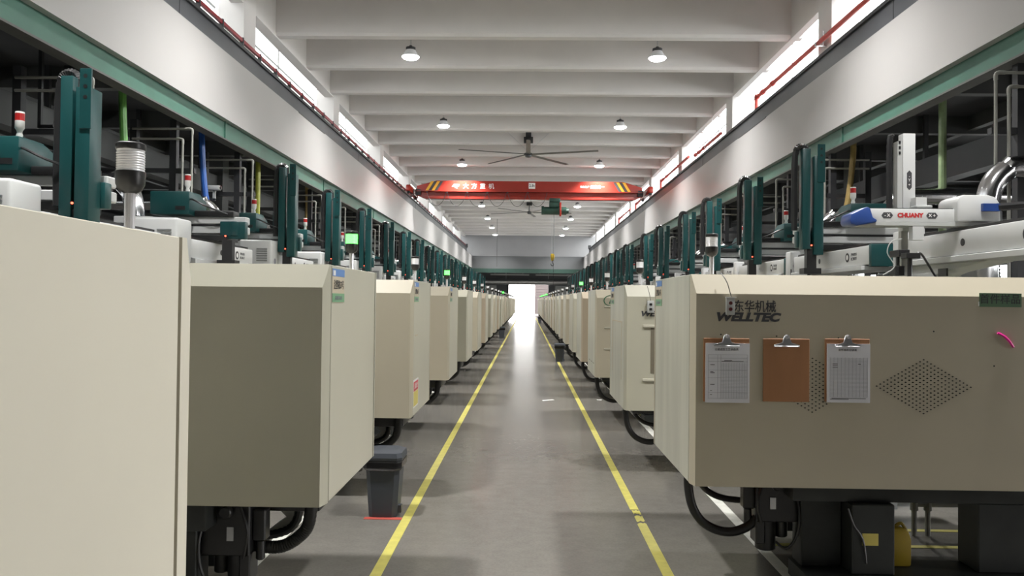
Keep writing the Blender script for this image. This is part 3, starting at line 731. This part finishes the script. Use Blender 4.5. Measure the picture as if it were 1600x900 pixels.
# the white robot arm above the second right machine
c = thing('robot_carriage', (3.3, 6.0, 2.025), 'white robot arm with blue end cap and red lettering above the nearest right machine', 'robot arm', 'robot arms riding on the traverse beams')
B(-.76, .15, -.10, .06, .03, .130).build('kick_beam', WHITE, c, bevel=.006)
B(-.80, .15, -.11, .07, .005, .03).build('beam_base', WHITEG, c)
B(-.72, .1, -.08, .04, .130, .137).build('slide_rail', BLACKP, c)
MB().prism([(-.915, .035), (-.905, .085), (-.84, .115), (-.79, .14), (-.765, .13), (-.745, .06), (-.715, .045), (-.72, .025), (-.86, .0), (-.905, .01)], 'y', -.13, .06).build('end_cap', BLUEC, c, bevel=.012)
text('CHUANY', .044, INKR, c, (-.42, -.1012, .080), FACE_CAM, bold=.0026, sx=1.0)
for x, tx in ((-.587, '- X'), (-.262, 'X +')):
    MB().prism([(x-.042, .080), (x-.026, .102), (x+.026, .102), (x+.042, .080), (x+.026, .058), (x-.026, .058)], 'y', -.1015, -.10).build('direction_mark', INK, c)
    text(tx, .032, INKW, c, (x, -.1020, .080), FACE_CAM, bold=.001, ext=.0003)
MB().prism([(-.10, .035), (-.10, .19), (-.085, .215), (-.05, .23), (.13, .23), (.18, .215), (.21, .17), (.215, .035)], 'y', -.14, .14).build('drive_cover', WHITE, c, bevel=.016)
B(.0, .08, -.06, .06, .23, .25).build('top_knob', BLACKP, c)
B(.07, .19, -.17, -.13, .11, .165).build('cable_anchor', BLUEC, c); MB().tube([(.18, -.15, .14), (.4, -.16, .16), (.6, -.16, .19), (.9, -.16, .22)], .03, 6, 6, ridge=-.1).build('cable_chain', BLACKP, c)
B(-.460, -.365, .07, .15, -.02, .72).build('arm_column', WHITE, c, bevel=.006); B(-.500, -.463, .07, .14, .1, .66).build('arm_rail', WHITEG, c)
MB().tube([(-.51, .13, .70), (-.53, .13, .68), (-.535, .13, .4), (-.53, .13, .05)], .024, 6, 8, ridge=-.12).build('cable_chain', BLACKP, c)
MB().prism([(-.430, .42), (-.412, .44), (-.394, .42), (-.394, .31), (-.412, .29), (-.430, .31)], 'y', .0685, .0705).build('direction_mark', INK, c)
for z in (.405-.01, .33): text('+' if z < .35 else '-', .03, INKW, c, (-.412, .068, z), FACE_CAM, ext=.0003)
text('Y', .03, INKW, c, (-.412, .068, .365), FACE_CAM, ext=.0003)
for z in (.56, .60, .64): B(-.492, -.478, .066, .07, z, z+.022).build('rail_slot', BLACKP, c)
B(-.34, -.26, -.02, .06, .165, .225).build('sensor_box', WHITE, c); B(-.35, -.23, -.05, .07, .137, .165).build('sensor_mount', WHITEG, c, bevel=.01)
B(-.41, -.33, -.12, -.06, -.10, -.0).build('junction_box', WHITE, c)
B(-.47, -.42, .07, .12, -.42, -.02).build('lower_column', WHITEG, c)
g = MB(); g.box(-.50, -.42, -.10, .06, -.22, -.17); g.box(-.53, -.46, -.11, .0, -.36, -.29); g.box(-.49,-.47,-.05,-.02,-.33,-.18); g.cyl((-.46, -.18, -.2), (-.46, -.18, -.38), .018, n=8); g.box(-.50, -.40, -.22, -.12, -.24, -.20); g.build('gripper', BLACKP, c, bevel=.004, seg=1)
MB().tube([(-.46, -.18, -.24), (-.40, -.2, -.20), (-.34, -.2, -.28), (-.28, -.18, -.36), (-.22, -.15, -.40)], .008, 6, 6).build('cable', BLACKP, c)
MB().tube([(-.52, -.19, -.10), (-.60, -.2, -.12), (-.63, -.2, -.2), (-.58, -.2, -.3), (-.66, -.2, -.36)], .004, 6, 6).build('cable', WHITEG, c)

c.location.x = 3.22
for ch in c.children:
    nm_ = ch.name.split('.')[0]
    co = [v.co for v in ch.data.vertices]; ymin = min(v.y for v in co)+ch.location.y
    if nm_ in ('arm_column', 'arm_rail', 'rail_slot', 'lower_column') or (nm_ == 'cable_chain' and ymin > 0) or (nm_ in ('direction_mark', 'lettering') and ch.location.z+max(v.z for v in co) > .25): ch.location.x += .065
    if nm_ == 'end_cap': ch.location.x += .045
# ------------------------------------------------------------------ services under the mezzanines
for s, side in ((-1, 'left'), (1, 'right')):
    z0 = 3.43 if s < 0 else 3.30
    t_ = thing('cable_duct', (s*6.2, 0, z0), 'long grey steel cable duct slung under the %s mezzanine' % side, 'duct')
    B(-.12, .12, Y0, YE-2, 0, .40).build('duct_body', mat('dark_blue_grey_duct', (.045, .048, .055), .5) if s > 0 else MEZZB, t_); y = 2.9
    while y < 70:
        B(-.03*s, .03*s, y, y+.06, .40, 4.42-z0).build('hanger', DKGREY, t_); y += 2.41
    t_ = thing('roof_pipe', (s*8.0, 0, 3.0), 'dark insulated pipe running under the %s mezzanine' % side, 'pipe')
    MB().cyl((0, Y0, 0), (0, 70, 0), .10, n=12).build('pipe', DKGREY, t_); MB().cyl((s*.5, Y0, .3), (s*.5, 70, .3), .06, n=12).build('pipe', GREYS, t_)
    for y in range(3, 70, 5): B(-.02, .02, y, y+.04, .1, 1.42).build('hanger', DKGREY, t_)
    t_ = thing('silver_main', (s*7.2, 0, 2.55), 'long shiny main pipe behind the %s row of machines' % side, 'pipe')
    MB().cyl((0, Y0, 0), (0, 70, 0), .09, n=14).build('pipe', DUCT, t_)
    for y in range(2, 70, 6): B(-.03, .03, y, y+.06, -2.55, -.09).build('stand', DKGREY, t_)
    # dark steel racks with two pale pipes each, at each machine
    ys = [y+(3.4 if s < 0 else 2.05) for y in (YL if s < 0 else YR)]
    proto = None
    for i, y in enumerate(ys):
        if s > 0 and i == 2: continue
        lab = 'dark post with two bent pale pipes behind the %s machine, %s row' % (word(i+1), side)
        if proto is None:
            proto = thing('pipe_rack', (s*5.3, y, 0), lab, 'pipes', 'pipe racks behind the machines')
            B(-.05, .05, -.05, .05, 0, 4.1).build('post', DKGREY, proto); B(-s*.32, s*.62, -.04, .04, 3.30, 3.37).build('cross_bar', DKGREY, proto); B(s*.55, s*.65, -.05, .05, 0, 4.1).build('post', DKGREY, proto)
            for a, zt in ((-.16, 3.80), (-.30, 3.95)):
                MB().tube([(s*a*-1*-1, -.08, .1), (s*a, -.08, zt-.06)], .018, 8, 1).tube([(s*a, -.08, zt-.08), (s*a, -.08, zt-.02), (s*(a+.03), -.08, zt), (s*(a+.10), -.08, zt)], .022, 8, 3).tube([(s*(a+.08), -.08, zt), (s*.6, -.08, zt)], .018, 8, 1).build('pale_pipe', WPIPE, proto)
        else: dup(proto, (s*5.3, y, 0), lab)
    # shiny exhaust elbows
    proto = None
    for i, y in enumerate(YL if s < 0 else YR):
        yy = y+(1.3 if s < 0 else 1.4)
        if yy < 2: continue
        for q in range(-2, 8):
            yp = (16.0 if s < 0 else 15.65)+7.22*q-.34
            if abs(yy-yp) < .38: yy = yp+.42
        lab = 'shiny bent exhaust duct rising behind the %s machine of the %s row' % (word(i+1), side)
        if proto is None:
            proto = thing('exhaust_duct', (s*4.85, yy, 0), lab, 'duct', 'exhaust ducts behind the machines')
            MB().tube([(0, 0, 2.42), (0, 0, 2.56), (s*.05, 0, 2.74), (s*.19, 0, 2.88), (s*.38, 0, 2.92), (s*2.0, 0, 2.92)] if s > 0 else [(0, 0, 2.42), (0, 0, 2.56), (s*.05, 0, 2.74), (s*.19, 0, 2.88), (s*.38, 0, 2.92), (s*2.0, 0, 2.92)], .118, 16, 5).build('elbow', DUCT, proto)
            z1 = 2.42
            MB().cyl((0, 0, z1-.24), (0, 0, z1+.02), .132, n=16).build('collar', DKGREY, proto)
            MB().tube([(0, 0, z1-.22), (0, 0, 1.9), (s*.02, 0, 1.6), (s*.04, .0, 1.0), (s*.02, 0, .02)], .115, 14, 14, ridge=-.12).build('flexible_hose', DUCTG, proto)
        else: dup(proto, (s*4.85, yy, 0), lab)
# silver flexible hoses leaning behind the right robots
for i, y in enumerate((9.4, 12.0)):
    tag(MB().tube([(3.75, y, 1.95), (3.7, y-.1, 1.75), (3.62, y-.2, 1.5), (3.6, y-.22, .9), (3.6, y-.22, .02)], .085, 14, 14, ridge=-.15).build('silver_hose', DUCT), 'silver ribbed hose slanting down behind the %s right machine' % word(i+2), 'hose')
# hanging feed hoses
HS = [(-4, 7.6, HGREEN, 'bright green', -.12), (-4, 9.7, HBLUE, 'blue', -.15), (-4, 11.75, HYEL, 'yellow-green', 0), (-4, 14.4, HAMB, 'amber', 0), (-4, 16.9, HYEL, 'olive', 0), (-4, 19.4, HPALE, 'dull green', 0), (-4, 22.0, HYEL, 'pale yellow', 0),
      (4.2, 8.17, HPALE, 'pale green', 0), (4.2, 10.4, HAMB, 'amber', -.2), (4.2, 12.5, HCLR, 'clear', -.12), (4.2, 15.3, HYEL, 'yellow', 0), (4.2, 17.6, HYEL, 'olive', -.1), (4.2, 20.3, HAMB, 'brown', -.1), (4.2, 23, HAMB, 'rust brown', 0)]
for X, y, m, nm, lean in HS:
    if y == 7.6: y = 7.78
    s = -1 if X < 0 else 1
    k = 5.45/4 if s < 0 else 5.6/4.2; X *= k; y *= k
    tag(MB().tube([(X, y, 4.42), (X, y, 4.0), (X-s*lean*-.45, y, 3.2), (X-s*lean*-1.3, y, 2.5), (X-s*lean*-1.5, y, .02)], .05, 10, 5).build('feed_hose', m), '%s feed hose hanging from the %s mezzanine' % (nm, 'left' if X < 0 else 'right'), 'hose', 'feed hoses hanging from the mezzanines')
# cctv cameras on the duct
for i, (X, y, z) in enumerate(((-5.3, 9.2, 3.62), (-5.3, 13.4, 3.3), (5.6, 15.8, 3.3))):
    t_ = thing('security_camera', (X, y, z), 'small white security camera %s' % ('beside the nearest teal robot arm on the left', 'above the pipe rack on the left', 'under the mezzanine on the right')[i], 'camera')
    MB().box(-.10, .10, -.05, .05, -.04, .04).build('housing', WHITEG, t_, bevel=.012); MB().cyl((.10, 0, 0), (.12, 0, 0), .03, n=12).build('lens_ring', BLACKP, t_)
    B(-.02, .02, -.02, .02, -.20, -.04).build('bracket', WHITEG, t_); B(-.42, -.38, -.02, .02, -.22, 4.42-z).build('hanger', DKGREY, t_); MB().cyl((-.12, -.08, -.20), (-.12, -.12, -.20), .06, n=14).build('speaker_cone', STEEL, t_); B(-.4, .02, -.02, .02, -.22, -.18).build('arm', DKGREY, t_)
for X, y, s in ((-5.6, 11.9, -1), (-5.9, 9.0, -1)): pass

# ------------------------------------------------------------------ high-bay lamps
hb = thing('high_bay_lamp', (0, 0, 7.12), 'x', 'ceiling lamp', 'high-bay lamps under the ceiling')
MB().cyl((0, 0, .27), (0, 0, 1.08), .012, n=8).build('rod', STEEL, hb)
MB().lathe((0, 0, .17), [(.10, 0), (.115, .02), (.115, .06), (.05, .08), (.03, .11)], 20).build('driver_housing', DKGREY, hb)
MB().lathe((0, 0, .0), [(.205, .012), (.20, .03), (.155, .09), (.11, .17)], 28).build('bowl', BOWL, hb)
MB().lathe((0, 0, -.045), [(.10, 0), (.165, .018), (.20, .05), (.20, .056)], 28).build('lens', LENS, hb)
hl = bpy.data.lights.new('lamp_light', 'AREA'); hl.shape = 'DISK'; hl.size = .36; hl.energy = 225; hl.spread = math.radians(118); hl.color = (1, .985, .96)
ho_ = bpy.data.objects.new('lamp_light', hl); COL.objects.link(ho_); ho_.parent = hb; ho_.location = (0, 0, -.055)
first = True; k = 0
for y in (3.88, 11.3, 18.6, 26.0, 33.5, 40.8, 48.0, 55.5, 62.4, 69.0):
    k += 1
    for s in (-1, 1):
        lab = 'lit high-bay lamp, %s pair from the camera, on the %s side' % (word(k), 'left' if s < 0 else 'right')
        loc = (-2.78 if s < 0 else 2.98, y, 7.12)
        if first: hb.location = loc; hb['label'] = lab; first = False
        else: dup(hb, loc, lab)

# ------------------------------------------------------------------ ceiling fans
def fan(x, y, z, a0, label):
    t_ = thing('ceiling_fan', (x, y, z), label, 'fan', 'big ceiling fans')
    B(-.17, .17, -.12, .02, .42, .64).build('mount_plate', BLACKP, t_, bevel=.01); B(-.10, .10, -.1, .1, .64, 1.38).build('ceiling_bracket', DKGREY, t_)
    MB().cyl((0, 0, .05), (0, 0, .45), .05, n=12).build('down_rod', FANM, t_)
    MB().lathe((0, 0, -.10), [(.05, 0), (.11, .02), (.12, .08), (.16, .10), (.16, .15), (.08, .18)], 20).build('hub', DKGREY, t_)
    for q in range(5):
        a = math.radians(a0+72*q); ca, sa = math.cos(a), math.sin(a)
        b_ = MB().poly([], [])
        prof = [(-.085, .012), (-.03, .03), (.05, .022), (.085, -.015), (.04, -.004), (-.03, .004)]
        pts = [];  n_ = len(prof)
        for r_, wd in ((.15, 1.0), (2.62, .85)):
            for (u, v) in prof: pts.append((ca*r_-sa*u*wd, sa*r_+ca*u*wd, v+.01))
        b_.poly(pts, [tuple(range(n_-1, -1, -1)), tuple(range(n_, 2*n_))]+[(i, (i+1) % n_, n_+(i+1) % n_, n_+i) for i in range(n_)])
        b_.build('blade', FANM, t_)
    for sx_ in (-1, 1): MB().cyl((0, 0, .1), (sx_*.75, -.6, .70), .006, n=6).build('guy_wire', STEEL, t_)
fan(0, 29.35, 6.82, 54, 'big five-blade ceiling fan in front of the red crane')
fan(.1, 48.6, 6.82, 10, 'smaller looking ceiling fan seen beyond the red crane')

# ------------------------------------------------------------------ overhead crane
YC = 34.0
cr = thing('overhead_crane', (0, YC, 5.87), 'orange-red overhead crane with black and yellow stripes spanning the hall', 'crane')
def z_(z): return z-5.87
MB().prism([(-4.75, z_(6.10)), (-4.75, z_(6.30)), (-3.9, z_(6.54)), (4.05, z_(6.54)), (4.85, z_(6.30)), (4.85, z_(6.10))], 'y', 0, .45).build('girder', RED, cr, bevel=.01, seg=1)
B(-4.75, 4.85, -.06, .50, z_(6.07), z_(6.10)).build('girder_ledge', RED, cr)
MB().prism([(-4.75, z_(6.07)), (-4.75, z_(5.92)), (-4.45, z_(5.79)), (4.55, z_(5.79)), (4.85, z_(5.92)), (4.85, z_(6.07))], 'y', .17, .28).build('track_web', RED, cr)
MB().prism([(-4.4, z_(5.92)), (-4.4, z_(5.77)), (4.5, z_(5.77)), (4.5, z_(5.92))], 'y', .04, .41).build('track_beam', RED, cr, bevel=.006)
for s, G in ((-1, GL), (1, GR)):
    x0 = G-.05 if s < 0 else G-.12
    e = MB().prism([(-1.1, .08), (-1.1, .25), (-.9, .36), (1.35, .36), (1.55, .25), (1.55, .08)], 'x', x0, x0+.17).build('end_truck', RED, cr, bevel=.01)
    for yy in (-.85, 1.3): MB().cyl((x0+.03, yy, .10), (x0+.14, yy, .10), .10, n=16).build('wheel', DKGREY, cr)
    B(G-s*.20, G-s*.42, -.02, .4, .06, .30).build('truck_joint', DKGREY, cr)
for s in (-1, 1):
    for q, m in enumerate((INK, YELH, INK, YELH)):
        xa = (3.62+.13*q) if s > 0 else -(3.62+.13*q)
        MB().prism([(xa, z_(6.51)), (xa+s*.12, z_(6.51)), (xa+s*.36, z_(6.12)), (xa+s*.24, z_(6.12))], 'y', -.004, .001).build('hazard_stripe', m, cr)
# lettering
text('大', .25, INKW, cr, (-2.65, -.006, z_(6.30)), FACE_CAM, bold=.0008)
text('方', .25, INKW, cr, (-2.29, -.006, z_(6.30)), FACE_CAM, bold=.0008)
text('重', .25, INKW, cr, (-1.93, -.006, z_(6.30)), FACE_CAM, bold=.0008); text('机', .25, INKW, cr, (-1.56, -.006, z_(6.30)), FACE_CAM, bold=.0008)
lg = MB().prism([(-3.25, z_(6.28)), (-3.15, z_(6.40)), (-2.98, z_(6.40)), (-2.90, z_(6.36)), (-3.0, z_(6.34)), (-2.94, z_(6.30)), (-3.02, z_(6.29)), (-3.0, z_(6.21)), (-3.12, z_(6.24)), (-3.10, z_(6.30))], 'y', -.005, -.001).build('emblem', INKW, cr)
B(.03, .31, -.005, 0, z_(6.22), z_(6.47)).build('rating_plate', INKW, cr); text('2.8t', .15, INK, cr, (.17, -.006, z_(6.35)), FACE_CAM, bold=.002)
text('安全生产', .10, INKW, cr, (2.42, -.006, z_(6.31)), FACE_CAM); text('质量第一', .15, INKW, cr, (2.95, -.006, z_(6.31)), FACE_CAM, bold=.0005)
# festoon cable
for q in range(6):
    xa = -4.3+q*.86; MB().tube([(xa, -.02, z_(6.05)), (xa+.10, -.02, z_(5.75)), (xa+.28, -.02, z_(5.50)), (xa+.50, -.02, z_(5.48)), (xa+.70, -.02, z_(5.70)), (xa+.82, -.02, z_(6.05))], .010, 6, 5).build('festoon_cable', BLACKP, cr)
    B(xa-.03, xa+.03, -.05, .0, z_(6.03), z_(6.09)).build('cable_trolley', DKGREY, cr)
ho = thing('hoist', (1.15, YC+.22, 5.77), 'dark green electric rope hoist hanging beneath the red crane', 'hoist')
B(-.23, .23, -.22, .22, -.10, .06).build('trolley', HOIST, ho, bevel=.02); B(-.24, .22, -.20, .20, -.32, -.08).build('gearbox', HOIST, ho, bevel=.03)
MB().cyl((-.48, 0, -.46), (.5, 0, -.46), .17, n=18).build('drum', HOIST, ho); MB().cyl((-.56, 0, -.44), (-.46, 0, -.44), .19, n=8).build('motor_cover', HOIST, ho)
MB().cyl((.46, 0, -.46), (.60, 0, -.46), .15, .11, n=14).build('brake_cover', HOIST, ho)
for dx in (-.12, .0): MB().cyl((dx, 0, -.5), (dx+(.02 if dx < 0 else -.02), 0, -2.32), .008, n=6).build('wire_rope', STEEL, ho)
B(.20, .28, -.25, -.18, -.72, -.12).build('rope_guide', RED, ho, bevel=.01)
hk = MB().prism([(-.14, -2.30), (.0, -2.30), (.02, -2.42), (-.02, -2.60), (-.12, -2.60), (-.16, -2.42)], 'y', -.06, .06).build('hook_block', HOOKY, ho, bevel=.02)
MB().tube([(-.07, 0, -2.58), (-.07, 0, -2.68), (-.02, 0, -2.75), (-.07, 0, -2.82), (-.13, 0, -2.77), (-.13, 0, -2.72)], .018, 8, 4).build('hook', DKGREY, ho)
MB().cyl((-.03, -.1, -.3), (-.03, -.1, -4.0), .007, n=6).build('pendant_cable', BLACKP, ho); B(-.06, 0, -.13, -.07, -4.2, -4.0).build('pendant', HOOKY, ho, bevel=.01)
tag(MB().cyl((-2.2, 58, 3.9), (-2.2, 58, 8.2), .012, n=6).build('hanging_cable', BLACKP), 'thin dark cable hanging from the ceiling left of the end wall middle', 'cable')

# ------------------------------------------------------------------ red pipes and conductor bar
cb = thing('conductor_bar', (GL-.03, 0, 5.80), 'long dark red conductor bar along the left crane runway', 'conductor bar')
B(-.025, .025, Y0, YE-6.5, .115, .175).build('bar', mat('conductor_red', (.30, .02, .03), .35), cb)
y = -2.0
while y < YE-7: B(-.03, .035, y, y+.035, .0, .195).build('bracket', mat_c if 'mat_c' in globals() else DKGREY, cb); y += .93
for k, (ya, yb, zz) in enumerate(((10.6, 19.3, 6.42), (22.9, 26.3, 6.30), (27.5, 33.0, 6.45), (36, 40.6, 6.42), (43, 48, 6.42))):
    t_ = thing('fire_pipe', (5.5, yb, 5.83), 'red fire pipe with an upright end, %s stretch along the right clerestory' % word(k+1), 'pipe', 'red fire pipes above the right crane runway')
    z = zz-5.83
    MB().cyl((0, ya-yb, z), (0, 0, z), .045, n=14).build('pipe_run', REDP, t_)
    if k != 1: MB().cyl((-.02, 0, 0), (-.02, 0, z+.06), .045, n=14).build('riser', REDP, t_)
    for yy in (0, -.45, -1.2): MB().cyl((0, yy-.06, z), (0, yy+.06, z), .062, n=14).build('coupling', REDP, t_)
    g = MB(); yy = (ya-yb)*.47; g.box(-.08, -.065, yy, yy+.03, z-.07, z+.22); g.box(.065, .08, yy, yy+.03, z-.07, z+.22); g.box(.155, .17, yy, yy+.03, z-.085, 7.17-5.83); g.box(.08, .17, yy, yy+.03, z-.085, z-.065); g.box(-.08, .08, yy, yy+.03, z-.085, z-.065); g.build('hanger', STEEL, t_)

# ------------------------------------------------------------------ bins and litter
def bin_(x, y, rz, label):
    t_ = thing('trash_bin', (x, y, 0), label, 'bin', 'grey bins along the aisle', rz)
    def ring(hw, hd, z, c=.03): return [(-hw+c, -hd, z), (hw-c, -hd, z), (hw, -hd+c, z), (hw, hd-c, z), (hw-c, hd, z), (-hw+c, hd, z), (-hw, hd-c, z), (-hw, -hd+c, z)]
    def loft(name, rs, m):
        v = [p for r_ in rs for p in r_]; f = [tuple(range(7, -1, -1)), tuple(range((len(rs)-1)*8, len(rs)*8))]
        for l in range(len(rs)-1):
            for i in range(8): f.append((l*8+i, l*8+(i+1) % 8, (l+1)*8+(i+1) % 8, (l+1)*8+i))
        return MB().poly(v, f).build(name, m, t_)
    loft('body', [ring(.092, .105, .0), ring(.094, .107, .02), ring(.115, .125, .36)], BINM)
    loft('bag', [ring(.118, .13, .315), ring(.128, .14, .33), ring(.13, .142, .37), ring(.125, .135, .385)], BAG)
    loft('lid', [ring(.13, .14, .382), ring(.132, .143, .40), ring(.125, .135, .43), ring(.095, .105, .442)], BINM)
    B(-.04, .04, .10, .135, .02, .05).build('pedal', BINM, t_); B(.09, .118, -.05, .0, .02, .07).build('hinge', BINM, t_)
bin_(-.945, 5.42, 0, 'dark grey lidded bin with black bag, beside the left yellow line near the camera')
bin_(-.95, 31.0, 0, 'distant dark bin on the left side of the aisle'); bin_(.80, 19.2, 0, 'dark bin on the right yellow line beneath the machines'); bin_(.86, 52, 0, 'farthest dark bin, on the right near the doorway')
tag(MB().prism([(.25, 11.62), (.42, 11.74), (.40, 11.82), (.24, 11.70)], 'z', .001, .004).build('paper_scrap', INKW), 'small white scrap of paper in the middle of the aisle floor', 'paper')
tag(B(1.05, 1.12, 11.8, 11.86, .001, .004).build('paper_scrap', INKW), 'tiny white scrap by the right yellow line', 'paper')
